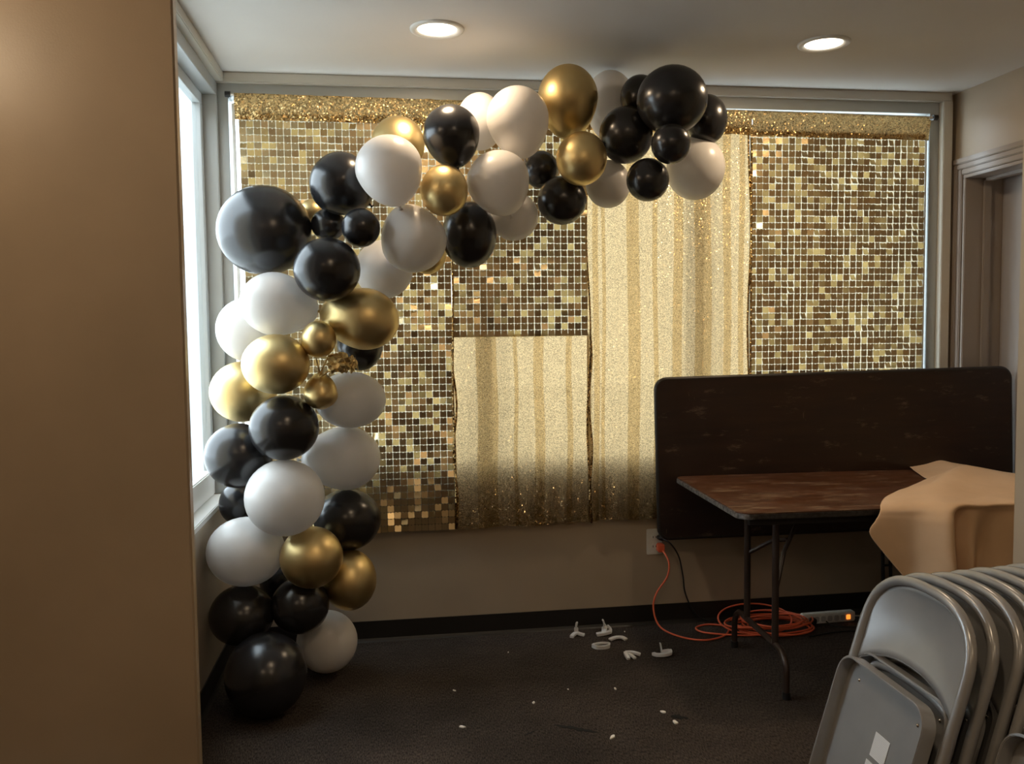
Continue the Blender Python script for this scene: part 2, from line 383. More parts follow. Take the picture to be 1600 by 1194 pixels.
gl_ = tag(empty('globe_ceiling_light', (-1.5, 1.95, ZC)), 'round opal globe ceiling light near the tan foreground wall', 'ceiling light')
MB().lathe([(.0001, 0), (.07, 0), (.07, -.03), (.05, -.05)], 24).build('canopy', M_white, gl_, smooth='auto')
MB().lathe([(.05+.05*math.sin(PI*k/12) if k < 12 else .0001, -.05-.15*k/12) for k in range(13)], 24).build('globe', M_lens, gl_, smooth=True)
gL = bpy.data.lights.new('globe_lamp', 'POINT'); gL.energy = 34; gL.color = LAMP_COL; gL.shadow_soft_size = .11
gO = bpy.data.objects.new('globe_lamp', gL); COL.objects.link(gO); gO.parent = gl_; gO.location = (0, 0, -.13)
# ------------------------------------------------------------------ curtains
CY = 4.135
rod = tag(empty('curtain_rod', (1.05, CY, 2.582)), 'thin curtain rod with black ends above the gold curtains', 'curtain rod')
MB().tube([(-1.74, 0, .012), (1.735, 0, -.015)], .007, 10).build('rod', M_chrome, rod, smooth='auto')
for sx, dz in ((-1.745, .012), (1.742, -.015)): MB().tube([(sx-.012, 0, dz), (sx+.012, 0, dz)], .014, 12).tube([(sx, 0, dz), (sx, .052, dz)], .008, 8).build('end_bracket', M_blackplastic, rod, smooth='auto')

def header(root, x0, x1, seed, ztop0, ztop1, h=.118):
    o = root.location
    n = int((x1-x0)/.006); rows = 20
    def fn(u, v):
        x = x0+(x1-x0)*u; zt = ztop0+(ztop1-ztop0)*u
        cr = noise.noise(Vector((x*26+.6*v*3, v*2.2, seed)))*.010 + noise.noise(Vector((x*70+v*4, v*6, seed+3)))*.004
        bulge = math.sin(PI*min(1, v*1.15))*.012
        return Vector((x, CY-.012-bulge-cr*(.3+.7*math.sin(PI*min(1, v+.12))), zt-h*v+noise.noise(Vector((x*12, seed, v)))*.004))-o
    front = MB().grid(fn, n, rows)
    front.grid(lambda u, v: fn(u, 0)+Vector((0, .026*v, .002*math.sin(PI*v))), n, 2)
    return front.build('header', M_head, root, smooth=True)
def make_sequin_mesh(s):
    a = s/2; c = s*.1; t = .0004
    poly = [(-a+c, -a), (a-c, -a), (a, -a+c), (a, a-c), (a-c, a), (s*.07, a), (s*.05, a-s*.14), (-s*.05, a-s*.14), (-s*.07, a), (-a+c, a), (-a, a-c), (-a, -a+c)]
    me_o = MB().prism(poly, -t, t, axis=1).build('sequin', M_seq)
    me = me_o.data; bpy.data.objects.remove(me_o); return me, poly, t
SEQ_ME, SEQ_POLY, SEQ_T = make_sequin_mesh(.0306)
def sequin_field(root, x0, x1, z0, z1, yf, pick, seed, px=.0334, pz=.0322, taper=0.0):
    """square sequins on a net; up to 300 near visible ones are single parts"""
    rnd = random.Random(seed); o = root.location
    nx = round((x1-x0)/px); nz = round((z1-z0)/pz); cells = []
    for j in range(nz):
        for i in range(nx):
            u = (i+.5)/nx; v = (j+.5)/nz
            z = z1-(z1-z0)*v; x = x0+taper*v+(x1-x0-taper*v)*u
            cells.append((pick(x, z), x, z))
    cells.sort(key=lambda c: c[0]); rest = MB()
    for k, (_, x, z) in enumerate(cells):
        y = yf(x, z)
        big = rnd.random() < (.30+.35*noise.noise(Vector((x*4.5, z*7, seed+2))))
        rx = rnd.gauss(-.27, .13) if big else rnd.gauss(.03, .06); rz = rnd.gauss(0, .16 if big else .07); ry = rnd.gauss(0, .012)
        rx += .05*noise.noise(Vector((x*5, z*3, seed))); rz += .05*noise.noise(Vector((x*3, z*6, seed+9)))
        loc = Vector((x, y, z))-o
        if k < 300:
            c = bpy.data.objects.new('sequin', SEQ_ME); COL.objects.link(c); c.parent = root; c.location = loc; c.rotation_euler = (rx, ry, rz)
        else:
            Mx = Matrix.Translation(loc) @ (Matrix.Rotation(rz, 4, 'Z') @ Matrix.Rotation(ry, 4, 'Y') @ Matrix.Rotation(rx, 4, 'X'))
            rest.prism(SEQ_POLY, -SEQ_T, SEQ_T, Mx, 1)
    if rest.v: rest.build('sequin_field', M_seq, root)['kind'] = 'stuff'
    def net(u, v):
        z = z1-(z1-z0)*v; x = x0+taper*v+(x1-x0-taper*v)*u
        return Vector((x, yf(x, z)+.009, z))-o
    MB().grid(net, nx, nz//2).build('net', M_net, root, smooth=True)

yf_l = lambda x, z: CY-.004+.006*math.sin(x*9+.6)*((2.5-z)/2)+.004*math.sin(x*23+z*2)
c1 = tag(empty('curtain', (-.17, CY, .545)), 'left gold curtain of square mirror sequins, behind the balloon column', 'curtain', 'gold curtains on the rod')
header(c1, -.665, .318, 1.0, 2.598, 2.590)
sequin_field(c1, -.652, .306, .548, 2.510, yf_l, lambda x, z: (0 if (x > -.09 and .56 < z < 1.62) else 1)+(2.6-z)*.001+abs(x-.3)*.1, 11, taper=.02)
MB().tube([(.478+.004*math.sin(k*1.3), -.012, .01+k*.19) for k in range(11)], .0055, 6).build('side_seam', M_head, c1, smooth=True)
c2 = tag(empty('curtain', (.64, CY, .55)), 'gold curtain with square sequins on its upper half and sheer glitter below', 'curtain', 'gold curtains on the rod')
c3 = tag(empty('curtain', (1.38, CY, .55)), 'sheer glittery gold curtain, full length, left of the right sequin curtain', 'curtain', 'gold curtains on the rod')
def sheer(root, x0, x1, z0, z1, seed, hem, fold_shades):
    o = root.location
    def fn(u, v):
        x = x0+(x1-x0)*u; z = z1-(z1-z0)*v
        y = CY+.004+.020*noise.noise(Vector((x*12, z*.35, seed)))+.009*noise.noise(Vector((x*34, z*.6, seed+4)))*(.5+.5*v)
        y += .010*noise.noise(Vector((x*16, z*6, seed+8)))*max(0, v-.75)*3
        zz = z+(hem+.012*noise.noise(Vector((x*7, 0, seed))))*v*v
        return Vector((x, y, zz))-o
    MB().grid(fn, 150, 80).build('panel', M_glit, root, smooth=True)
    # pleats: sheer overlay strips whose tint paints the shading of doubled folds
    for px0, pw in fold_shades:
        def pl(u, v, px0=px0, pw=pw):
            p = fn((px0-x0)/(x1-x0)+u*pw/(x1-x0), v)
            return p+Vector((.004*math.sin(v*9+px0*40), -.007-.007*math.sin(PI*u), 0))
        MB().grid(pl, 4, 30).build('pleat', M_foldshade, root, smooth=True)
    # gathered side seams
    for sx, dx in ((x0+.006, .01), (x1-.006, -.008)):
        pts = [Vector((sx+dx*math.sin(k*.9+seed), CY-.008, z1-(z1-z0)*k/14))-o for k in range(15)]
        MB().tube(pts, .005, 6).build('side_seam', M_head, root, smooth=True)
sheer(c2, .306, .985, .552, 1.490, 3.3, 0, ((.42, .10), (.60, .02), (.70, .05), (.86, .03)))
sheer(c3, .965, 1.80, .560, 2.500, 7.7, 0, ((.995, .03), (1.04, .018), (1.17, .06), (1.30, .025), (1.40, .05), (1.51, .085), (1.66, .04), (1.74, .03)))
header(c2, .318, .972, 2.0, 2.590, 2.584)
header(c3, .972, 1.80, 3.0, 2.584, 2.576)
yf_m = lambda x, z: CY-.006+.004*math.sin(x*12)+.003*math.sin(x*25+z*3)
sequin_field(c2, .310, .968, 1.478, 2.500, yf_m, lambda x, z: abs(z-1.478)+abs(x-.8)*.15, 21)
c4 = tag(empty('curtain', (2.27, CY, .545)), 'right gold curtain of square mirror sequins, behind the leaning tabletop', 'curtain', 'gold curtains on the rod')
yf_r = lambda x, z: CY-.006+.007*math.sin(x*8+1.1)*((2.5-z)/2)+.004*math.sin(x*21+z*2.4)
header(c4, 1.80, 2.752, 4.0, 2.576, 2.566)
sequin_field(c4, 1.797, 2.735, .548, 2.482, yf_r, lambda x, z: (0 if z > 1.26 else 5)+abs(z-2.0)*.2+abs(x-1.8)*.1, 31)
MB().tube([(-.468, -.012, z) for z in (.01, .6, 1.2, 1.9)], .006, 6).build('side_seam', M_head, c4, smooth=True)

# ------------------------------------------------------------------ balloon garland
BAL = [
(0,'b',1.189,3.520,2.458,.1461,.1408,None,'largest glossy black balloon at the top right end of the garland'),
(1,'b',1.121,3.751,2.527,.0873,.0957,None,'black balloon half hidden between shaded white oval and largest top right black balloon'),
(2,'b',1.436,3.775,2.442,.0919,.1120,None,'black balloon at the far right tip of garland above the lone white balloon'),
(3,'b',1.039,3.687,2.347,.1163,.1218,None,'medium black balloon just right of the round gold balloon near the ceiling'),
(4,'b',1.158,3.443,2.260,.0795,.0808,None,'small black balloon directly below the largest top right black balloon'),
(5,'b',1.093,3.550,2.133,.0899,.0899,None,'small black balloon hanging lowest of the top right black cluster'),
(6,'w',1.402,3.820,2.234,.1324,.1426,None,'white balloon at the lower right end of garland against sheer gold curtain'),
(7,'w',1.037,3.949,2.535,.1151,.1594,-90,'shaded white oval balloon right of the tall gold balloon at the top'),
(8,'g',.786,3.700,2.483,.1290,.1565,-90,'tall egg-shaped gold balloon at the top of the arch'),
(9,'g',.811,3.550,2.216,.1060,.1113,None,'round gold balloon just below the tall gold balloon at the top'),
(10,'w',.981,3.775,2.151,.0993,.1049,None,'shaded white balloon partly behind the round gold balloon near the ceiling'),
(11,'b',.757,3.700,2.067,.1063,.1049,None,'black balloon on the arch underside directly below the round gold balloon'),
(12,'b',.693,3.850,2.224,.0800,.0829,None,'small black balloon half hidden left of the round gold balloon near ceiling'),
(13,'w',.556,3.605,2.370,.1289,.1488,-80,'large white balloon immediately left of the tall gold balloon'),
(14,'w',.417,3.795,2.416,.1028,.1223,None,'white balloon peeking out behind the large white one left of tall gold'),
(15,'b',.274,3.550,2.295,.1153,.1270,-80,'upright black balloon directly above the small gold balloon of the arch middle'),
(16,'w',.465,3.550,2.110,.1284,.1349,-70,'white balloon with a tiny dark dot, right of the small gold balloon'),
(17,'g',.235,3.475,2.068,.0953,.1017,None,'small gold balloon between two black balloons in the arch middle'),
(18,'b',.353,3.700,1.918,.1172,.1418,None,'oval black balloon below the small gold balloon of the arch middle'),
(19,'w',.558,3.775,2.007,.1063,.1063,None,'shaded white balloon peeking out right of the oval black balloon'),
(20,'g',.061,3.775,2.307,.1148,.1202,None,'gold balloon peeking out above the white balloon at the arch upper left'),
(21,'w',.022,3.434,2.133,.1293,.1393,-75,'large white balloon in front of a gold one at the arch upper left'),
(22,'b',-.168,3.597,2.105,.1372,.1216,-35,'black balloon tapering to the lower right, above two little black balloons'),
(23,'w',.109,3.550,1.888,.1322,.1400,110,'white balloon left of the oval black balloon, on the arch underside'),
(24,'g',.182,3.850,1.847,.0818,.0875,None,'sliver of gold balloon behind a white one on the arch underside'),
(25,'b',-.234,3.694,1.958,.0718,.0665,None,'little black balloon touching the right side of the biggest black balloon'),
(26,'b',-.095,3.475,1.920,.0754,.0767,None,'right one of the two little black balloons beside the biggest black balloon'),
(27,'g',-.310,3.850,2.030,.0552,.0552,None,'sliver of yellowish gold balloon behind the biggest black balloon'),
(28,'b',-.493,3.700,1.933,.1925,.1846,None,'biggest black balloon of all, at the left shoulder beside the window'),
(29,'b',-.226,3.427,1.754,.1286,.1237,None,'black balloon just below the two little black balloons'),
(30,'w',-.009,3.775,1.778,.1237,.1265,None,'shaded white balloon half hidden above the teardrop gold balloon'),
(31,'g',-.110,3.556,1.567,.1605,.1243,170,'teardrop gold balloon lying sideways and pointing left'),
(32,'w',-.424,3.561,1.624,.1560,.1253,-10,'white oval balloon right below the biggest black balloon'),
(33,'w',-.576,3.775,1.526,.1378,.1378,None,'brightly lit white balloon nearest the window, behind the white oval one'),
(34,'g',-.267,3.458,1.485,.0676,.0726,None,'tiny round gold balloon below the tip of the teardrop gold balloon'),
(35,'b',-.119,3.760,1.453,.0987,.1097,None,'black balloon half hidden underneath the teardrop gold balloon'),
(36,'g',-.433,3.464,1.390,.1323,.1173,None,'large gold balloon in the mid column, in front of another gold one'),
(37,'g',-.609,3.771,1.265,.1381,.1300,None,'gold balloon beside the window, lower left of the large gold one'),
(38,'w',-.158,3.655,1.228,.1470,.1176,None,'shaded white balloon right of the shrivelled little gold balloons'),
(39,'g',-.268,3.507,1.276,.0663,.0714,90,'small shrivelled gold balloon with a slack neck in the mid column'),
(40,'b',-.415,3.516,1.135,.1376,.1299,None,'black balloon in front of the column, below the large gold balloon'),
(41,'b',-.611,3.627,1.013,.1359,.1333,None,'black balloon beside the window just above its sill'),
(42,'w',-.207,3.727,.974,.1666,.1366,180,'white balloon lying sideways right of the mid column black balloons'),
(43,'w',-.419,3.505,.855,.1582,.1531,None,'large white balloon in front of the column at sill height'),
(44,'b',-.661,3.850,.772,.0779,.0891,None,'black balloon mostly hidden at the far end of the window sill'),
(45,'b',-.188,3.760,.701,.1440,.1330,None,'black balloon at the curtain hem, right of the large front white balloon'),
(46,'w',-.591,3.600,.621,.1569,.1412,None,'white balloon low on the left, just below the window sill'),
(47,'g',-.324,3.544,.599,.1275,.1249,None,'low gold balloon in front of the lowest gold balloon'),
(48,'b',-.504,3.925,.399,.0861,.0861,None,'black balloon almost wholly hidden behind low white and gold balloons'),
(49,'g',-.183,3.703,.452,.1151,.1288,None,'lowest gold balloon, against the beige wall'),
(50,'b',-.616,3.608,.356,.1315,.1236,None,'black balloon low beside the left wall, below the lowest left white balloon'),
(51,'b',-.382,3.611,.382,.1195,.1168,None,'black balloon directly below the low front gold balloon'),
(52,'w',-.289,3.775,.164,.1314,.1342,None,'lowest white balloon, just above the carpet'),
(53,'b',-.502,3.441,.165,.1593,.1643,None,'large black balloon standing on the carpet at the foot of the column'),
]
def balloon_mesh(axis, bx, by, la, lb, lc, nseg=36, nring=26, wr=0, seed=0):
    """teardrop of revolution: axis points to the neck"""
    mb = MB(); vs = []; A = 1.22
    for i in range(nring+1):
        t = PI*i/nring; ca = -math.cos(t); sr = math.sin(t)
        if t > PI/2: ca *= A; sr = sr*(1-.16*(t/PI-.5)*2)
        sr = max(sr, .035)
        for j in range(nseg):
            a = 2*PI*j/nseg
            p = axis*(ca*la) + bx*(sr*lb*math.cos(a)) + by*(sr*lc*math.sin(a))
            if wr: p *= 1+wr*noise.noise(p*28+Vector((seed, 0, 0)))+wr*.8*abs(math.sin(a*5))*max(0, ca)
            vs.append(p)
    fs = [(i*nseg+j, i*nseg+(j+1) % nseg, (i+1)*nseg+(j+1) % nseg, (i+1)*nseg+j) for i in range(nring) for j in range(nseg)]
    fs += [tuple(range(nseg-1, -1, -1)), tuple(nring*nseg+j for j in range(nseg))]
    mb.add(vs, fs); return mb, axis*(la*A)
for (i, c, x, y, z, ru, rv, neck, label) in BAL:
    p = Vector((x, y, z)); view = (p-Vector((0, 0, 1.52))).normalized()
    u = view.cross(Vector((0, 0, 1))).normalized(); v = u.cross(view).normalized()
    if neck is None:
        ax = (view + .25*Vector((math.sin(i*2.3), 0, math.cos(i*1.7)))).normalized()
        bx = (u-ax*u.dot(ax)).normalized(); by = ax.cross(bx)
        la = min((ru*rv)**.5*.92, (4.095-y)/1.30, 9)
        mb, tip = balloon_mesh(ax, bx, by, la, ru, rv)
        off = Vector((0, 0, 0))
    else:
        a = R(neck); ax = (u*math.cos(a)+v*math.sin(a)+view*.12).normalized()
        bx = (u*-math.sin(a)+v*math.cos(a)); by = ax.cross(bx)
        hl = math.hypot(math.cos(a)*ru, math.sin(a)*rv); hw = math.hypot(math.sin(a)*ru, math.cos(a)*rv)
        la = hl/1.11
        mb, tip = balloon_mesh(ax, bx, by, la, hw, hw*.97, wr=.05 if i == 39 else 0, seed=i)
        off = -ax*(.11*la)
    o = mb.build('balloon', BM[c], smooth=True); o.location = p+off
    tag(o, label, 'balloon', 'balloons of the garland')
    k = MB().tube([tip*.985, tip*1.0, tip*1.03, tip*1.06, tip*1.10], [.006, .0075, .005, .006, .010], 10)
    k.build('knot', BM[c], o, smooth=True)
    if i == 39:
        for dx, dz in ((.035, .10), (-.02, .115)):
            MB().tube([tip, tip+Vector((dx*.4, -.005, .03)), tip+Vector((dx, .01, dz*.75))], [.004, .003, .003], 6).build('slack_neck', BM['g'], o, smooth=True)
# crumpled deflated balloon
def crumple(loc, r, seed, label, sq):
    bm = bmesh.new(); bmesh.ops.create_icosphere(bm, subdivisions=3, radius=1)
    for v in bm.verts:
        n = noise.noise(v.co*1.7+Vector((seed, 0, 0)))*.45 + abs(noise.noise(v.co*3.3+Vector((0, seed, 0))))*.55
        v.co = Vector((v.co.x*sq[0], v.co.y*sq[1], v.co.z*sq[2]))*r*(.65+n)
    me = bpy.data.meshes.new('deflated_balloon'); bm.to_mesh(me); bm.free(); me.materials.append(BM['g'])
    o = bpy.data.objects.new('deflated_balloon', me); COL.objects.link(o); o.location = loc
    tag(o, label, 'balloon', 'deflated gold balloons')
    MB().tube([(-r*.5, 0, -r*.4), (-r*.95, -.004, -r*.8), (-r*1.3, .0, -r*.95)], [.006, .004, .006], 8).build('slack_neck', BM['g'], o, smooth=True)
    MB().tube([(r*.25, -.01, r*.7), (r*.45, -.016, .0), (r*.6, -.012, -r*.7)], [.003, .004, .003], 8).build('fold', BM['g'], o, smooth=True)
crumple((-.195, 3.47, 1.392), .056, 3.1, 'crumpled deflated gold balloon under the teardrop gold balloon', (1.15, .7, .8))
crumple((-.140, 3.50, 1.385), .035, 8.4, 'smaller crumpled gold balloon scrap beside the half hidden black balloon', (.6, .6, 1.1))

# ------------------------------------------------------------------ folding table in front
TZ = .783; TA = -.035
tb = tag(empty('folding_table', (1.351, 3.184, 0), (0, 0, TA)), 'scuffed brown folding table standing on steel legs, half covered by tan cloth', 'table')
TL, TW = 1.45, .866
MB().prism(rrect(0, TL, 0, TW, .05), TZ-.004, TZ).build('tabletop', M_topfree, tb)
MB().prism(rrect(-.003, TL+.003, -.003, TW+.003, .053), TZ-.026, TZ-.0035).build('edge_band', M_edge, tb, bevel=.003)
MB().box((.06, .05, TZ-.060), (TL-.06, .075, TZ-.026)).build('apron_rail', M_under, tb)
MB().box((.06, TW-.075, TZ-.060), (TL-.06, TW-.05, TZ-.026)).build('apron_rail', M_under, tb)
MB().box((.06, .075, TZ-.045), (TL-.06, TW-.075, TZ-.026)).build('underside_board', M_under, tb)
def leg_frame(parent, x, sgn):
    f = empty('leg_frame', (x, .36, 0)); f.parent = parent
    # foot bar with curved feet
    pts = [(0, -.30, 0), (0, -.30, .10)] + [(0, -.30+.075*(1-math.cos(R(a))), .10+.085*math.sin(R(a))) for a in (20, 45, 70, 90)]
    pts += [(0, .20, .19)] + [(0, .205+.075*math.sin(R(a)), .10+.09*math.cos(R(a))) for a in (15, 45, 70, 90)] + [(0, .28, 0)]
    MB().tube(pts, .0135, 12).build('foot_bar', M_leg, f, smooth='auto')
    for y in (-.185, .125): MB().tube([(0, y, .19), (0, y, TZ-.045)], .0145, 12).build('leg', M_leg, f, smooth='auto')
    for y in (-.30, .28): MB().tube([(0, y, .0), (0, y, .03)], .0165, 12).build('foot_cap', M_blackplastic, f, smooth='auto')
    MB().tube([(0, -.185, .40), (sgn*.07, -.11, .56), (sgn*.19, -.04, TZ-.05)], .010, 8).build('brace', M_leg, f, smooth='auto')
    MB().tube([(0, .125, .49), (sgn*.08, .03, .57), (sgn*.10, -.08, .60)], .009, 8).build('brace', M_leg, f, smooth='auto')
    MB().box((-.02, -.24, TZ-.05), (.02, .18, TZ-.026)).build('hinge_plate', M_leg, f)
leg_frame(tb, .222, 1); leg_frame(tb, TL-.222, -1)

# tablecloth: rows from the back of the table to the hanging hem, each (left point, [interior], right point)
def cloth_rows():
    rows = [
     # (left xyz), list of (x,y,z) across to the right
     [(2.60, 4.020, .800), (2.68, 4.015, .812), (2.75, 4.00, .822), (2.80, 3.98, .812), (2.84, 3.96, .808), (2.87, 3.95, .805)],
     [(2.57, 3.93, .792), (2.65, 3.92, .800), (2.73, 3.90, .822), (2.79, 3.88, .815), (2.84, 3.86, .808), (2.88, 3.85, .805)],
     [(2.50, 3.74, .790), (2.58, 3.75, .796), (2.68, 3.76, .818), (2.76, 3.75, .818), (2.83, 3.74, .812), (2.89, 3.73, .806)],
     [(2.482, 3.675, .792), (2.55, 3.68, .812), (2.64, 3.66, .842), (2.74, 3.65, .828), (2.82, 3.64, .818), (2.90, 3.63, .808)],
     [(2.40, 3.60, .796), (2.50, 3.61, .826), (2.60, 3.60, .862), (2.71, 3.58, .840), (2.81, 3.56, .822), (2.90, 3.55, .808)],
     [(2.25, 3.485, .796), (2.37, 3.49, .822), (2.50, 3.50, .858), (2.65, 3.48, .836), (2.79, 3.46, .818), (2.90, 3.45, .806)],
     [(2.10, 3.365, .796), (2.22, 3.37, .814), (2.38, 3.38, .842), (2.56, 3.36, .824), (2.76, 3.34, .810), (2.90, 3.34, .802)],
     [(2.00, 3.26, .796), (2.12, 3.26, .808), (2.28, 3.26, .824), (2.46, 3.25, .810), (2.70, 3.23, .802), (2.90, 3.23, .798)],
     [(1.935, 3.172, .796), (2.07, 3.160, .802), (2.17, 3.14, .812), (2.26, 3.13, .806), (2.60, 3.13, .802), (2.90, 3.13, .800)],
     [(1.915, 3.140, .782), (2.06, 3.120, .786), (2.165, 3.070, .795), (2.245, 3.085, .798), (2.56, 3.075, .798), (2.90, 3.075, .798)],
     [(1.900, 3.130, .762), (2.05, 3.112, .760), (2.155, 3.045, .768), (2.225, 3.125, .775), (2.55, 3.058, .786), (2.90, 3.058, .786)],
     [(1.885, 3.125, .745), (2.04, 3.108, .73), (2.15, 3.030, .73), (2.218, 3.14, .74), (2.53, 3.072, .76), (2.90, 3.072, .76)],
     [(1.855, 3.115, .700), (2.03, 3.105, .66), (2.145, 3.015, .65), (2.215, 3.145, .66), (2.48, 3.082, .66), (2.90, 3.085, .66)],
     [(1.915, 3.115, .620), (2.04, 3.10, .58), (2.145, 3.000, .57), (2.215, 3.145, .58), (2.44, 3.075, .58), (2.90, 3.08, .58)],
     [(1.995, 3.115, .530), (2.05, 3.095, .49), (2.145, 2.990, .48), (2.215, 3.140, .49), (2.42, 3.06, .49), (2.90, 3.07, .49)],
     [(2.04, 3.11, .470), (2.07, 3.09, .43), (2.145, 2.985, .42), (2.215, 3.135, .43), (2.42, 3.055, .43), (2.90, 3.065, .43)],
    ]
    return rows
rows = cloth_rows()
for ri, row in enumerate(rows):
    a, b = Vector(row[3]), Vector(row[4]); k = max(0, ri-9)/6
    row.insert(4, tuple(a.lerp(b, .22)+Vector((0, -.065*min(1, k*1.5), 0)))); row.insert(5, tuple(a.lerp(b, .5)+Vector((0, .02*min(1, k*1.5), 0))))
dense = [bezier(r, 8) for r in rows]; ncol = len(dense[0])
cols = [bezier([r[k] for r in dense], 6) for k in range(ncol)]; nr = len(cols[0])
clo = Vector((2.4, 3.5, TZ))
vs = []
for j in range(nr):
    for k in range(ncol):
        p = cols[k][j].copy()
        p += Vector((0, 1, 1))*(.004*noise.noise(p*9))*(1 if k else .3)
        if j < nr*.55: p.z = max(p.z, TZ+.007)
        else: p.y = min(p.y, 3.148-.035*(p.x-1.35)+.03) if p.z < TZ+.004 else p.y
        vs.append(p-clo)
cl = MB().add(vs, [(j*ncol+k, j*ncol+k+1, (j+1)*ncol+k+1, (j+1)*ncol+k) for j in range(nr-1) for k in range(ncol-1)])
clob = cl.build('tablecloth', M_cloth, smooth=True); clob.location = clo
sm = clob.modifiers.new('thickness', 'SOLIDIFY'); sm.thickness = .003; sm.offset = 1
sb = clob.modifiers.new('smooth', 'SUBSURF'); sb.levels = 1; sb.render_levels = 1
tag(clob, 'bunched tan tablecloth draped over the right end of the folding table', 'tablecloth')
# ------------------------------------------------------------------ upright tabletop against the wall
A0 = Vector((1.318, 4.085, .470)); yaw = math.atan2(-.13, 1.767)
lt = tag(empty('upright_table', A0, (R(-1.5), R(-1.0), yaw)), 'dark scratched folding tabletop tipped upright against the curtained wall', 'table')
LL, LH = 1.815, .785
MB().prism(rrect(0, LL, 0, LH, .05), -.010, .012, axis=1).build('tabletop', M_toplean, lt)
ring = [Vector((a, .001, b)) for a, b in rrect(-.001, LL+.001, -.001, LH+.001, .051)]
MB().tube(ring, .0125, 8, closed=True).build('edge_band', M_edgedark, lt, smooth=True)
pf = empty('leg_frame', (0, 0, 0)); pf.parent = lt
for x in (1.155, 1.195):
    MB().tube([(x, .034, .40), (x, .030, -.455)], .009, 10).build('leg', M_blackplastic, pf, smooth='auto')
MB().tube([(1.155, .030, -.2), (1.195, .030, -.2)], .006, 8).build('cross_bar', M_blackplastic, pf)
pf2 = empty('leg_frame', (.47, 0, 0)); pf2.parent = lt
for x in (1.155, 1.195):
    MB().tube([(x, .034, .40), (x, .030, -.455)], .009, 10).build('leg', M_blackplastic, pf2, smooth='auto')
MB().tube([(1.155, .030, -.2), (1.195, .030, -.2)], .006, 8).build('cross_bar', M_blackplastic, pf2)

# ------------------------------------------------------------------ grey steel folding chairs
def make_chair():
    t = empty('folding_chair', (0, 0, 0))
    a, top, Rc, drop = .215, .908, .17, .76
    def upath(a, top, Rc, drop, z0):
        L = [(-a, 0, z0), (-a, 0, top-Rc-.1)]
        L += [(-a*math.cos(R(g))**drop, 0, top-Rc+Rc*math.sin(R(g))**drop) for g in range(0, 90, 6)]
        return L + [(0, 0, top)] + [(-x, y, z) for x, y, z in L[::-1]]
    MB().tube(upath(a, top, Rc, drop, .0), .0128, 14).build('front_frame', M_chair, t, smooth='auto')
    # rear leg frame folded flat behind
    rp = [(x, .030, z) for x, y, z in upath(.182, .675, .08, .6, .04)]
    MB().tube(rp, .0115, 12).build('rear_frame', M_chair, t, smooth='auto')
    # dished backrest
    def outline(u):      # half width at height fraction
        return u
    nu, nv = 28, 12
    def br(u, v):
        s = (u-.5)*2; zb = .712-.062*abs(s)**2.4
        x = s*(a-.006)
        zt = top-Rc-.004+(Rc-.002)*max(0, 1-abs(s)**(2/drop))**(drop/2)
        z = zb+(zt-zb)*v
        y = .004+.024*(1-s*s)*math.sin(PI*(.15+.8*v))
        return Vector((x, y, z))
    b = MB().grid(br, nu, nv).build('backrest', M_chair, t, smooth=True)
    so = b.modifiers.new('thickness', 'SOLIDIFY'); so.thickness = .003
    # rolled lower lip of the backrest
    MB().tube([br(k/24, 0)+Vector((0, .002, 0)) for k in range(25)], .004, 8).build('backrest_lip', M_chair, t, smooth=True)
    # seat pan folded up, underside to the front
    s = empty('seat', (0, -.022, 0)); s.parent = t
    out = rrect(-.192, .192, .245, .668, .055, 6); inn = rrect(-.186, .186, .251, .662, .050, 6)
    k = len(out)
    lip_y, pan_y = -.030, .006
    vs = [(x, lip_y, z) for x, z in out]+[(x, lip_y, z) for x, z in inn]+[(x, pan_y-.003, z) for x, z in inn]+[(x, pan_y, z) for x, z in out]
    mb = MB().add(vs, [(r*k+i, r*k+(i+1) % k, (r+1)*k+(i+1) % k, (r+1)*k+i) for r in range(2) for i in range(k)] + [(i, 3*k+i, 3*k+(i+1) % k, (i+1) % k) for i in range(k)]
              + [tuple(2*k+i for i in range(k)), tuple(3*k+i for i in range(k-1, -1, -1))])
    mb.build('seat_pan', M_chair, s, smooth='auto', bevel=.0015)
    for x in (-.13, .13):
        MB().lathe([(.0001, .003), (.003, .002), (.0045, 0)], 10, Matrix.Translation((x, pan_y-.004, .615)) @ Matrix.Rotation(R(90), 4, 'X')).build('rivet', M_chrome, s, smooth=True)
    # cross bars and pivots
    for z in (.10,): MB().tube([(-a, 0, z), (a, 0, z)], .007, 10).build('stretcher', M_chair, t, smooth='auto')
    MB().tube([(-.182, .030, .15), (.182, .030, .15)], .007, 10).build('stretcher', M_chair, t, smooth='auto')
    for x in (-.205, .205):
        MB().box((x-.002, -.012, .32), (x+.002, .040, .36)).build('hinge_plate', M_chair, t, bevel=.001)
    for x in (-a, a): MB().tube([(x, 0, -.0), (x, 0, .028)], .0155, 12).build('rubber_foot', M_rubber, t, smooth='auto')
    for x in (-.182, .182): MB().tube([(x, .030, .035), (x, .030, .06)], .014, 12).build('rubber_foot', M_rubber, t, smooth='auto')
    return t
chair = make_chair()
LEAN, CYAW = R(16.5), R(-91.5)
ORD = ['front', 'second', 'third', 'fourth', 'fifth', 'sixth', 'seventh', 'eighth', 'ninth', 'tenth', 'eleventh', 'twelfth', 'thirteenth']
CX, CYY, DX = 1.035, 1.915, .064
protos = []
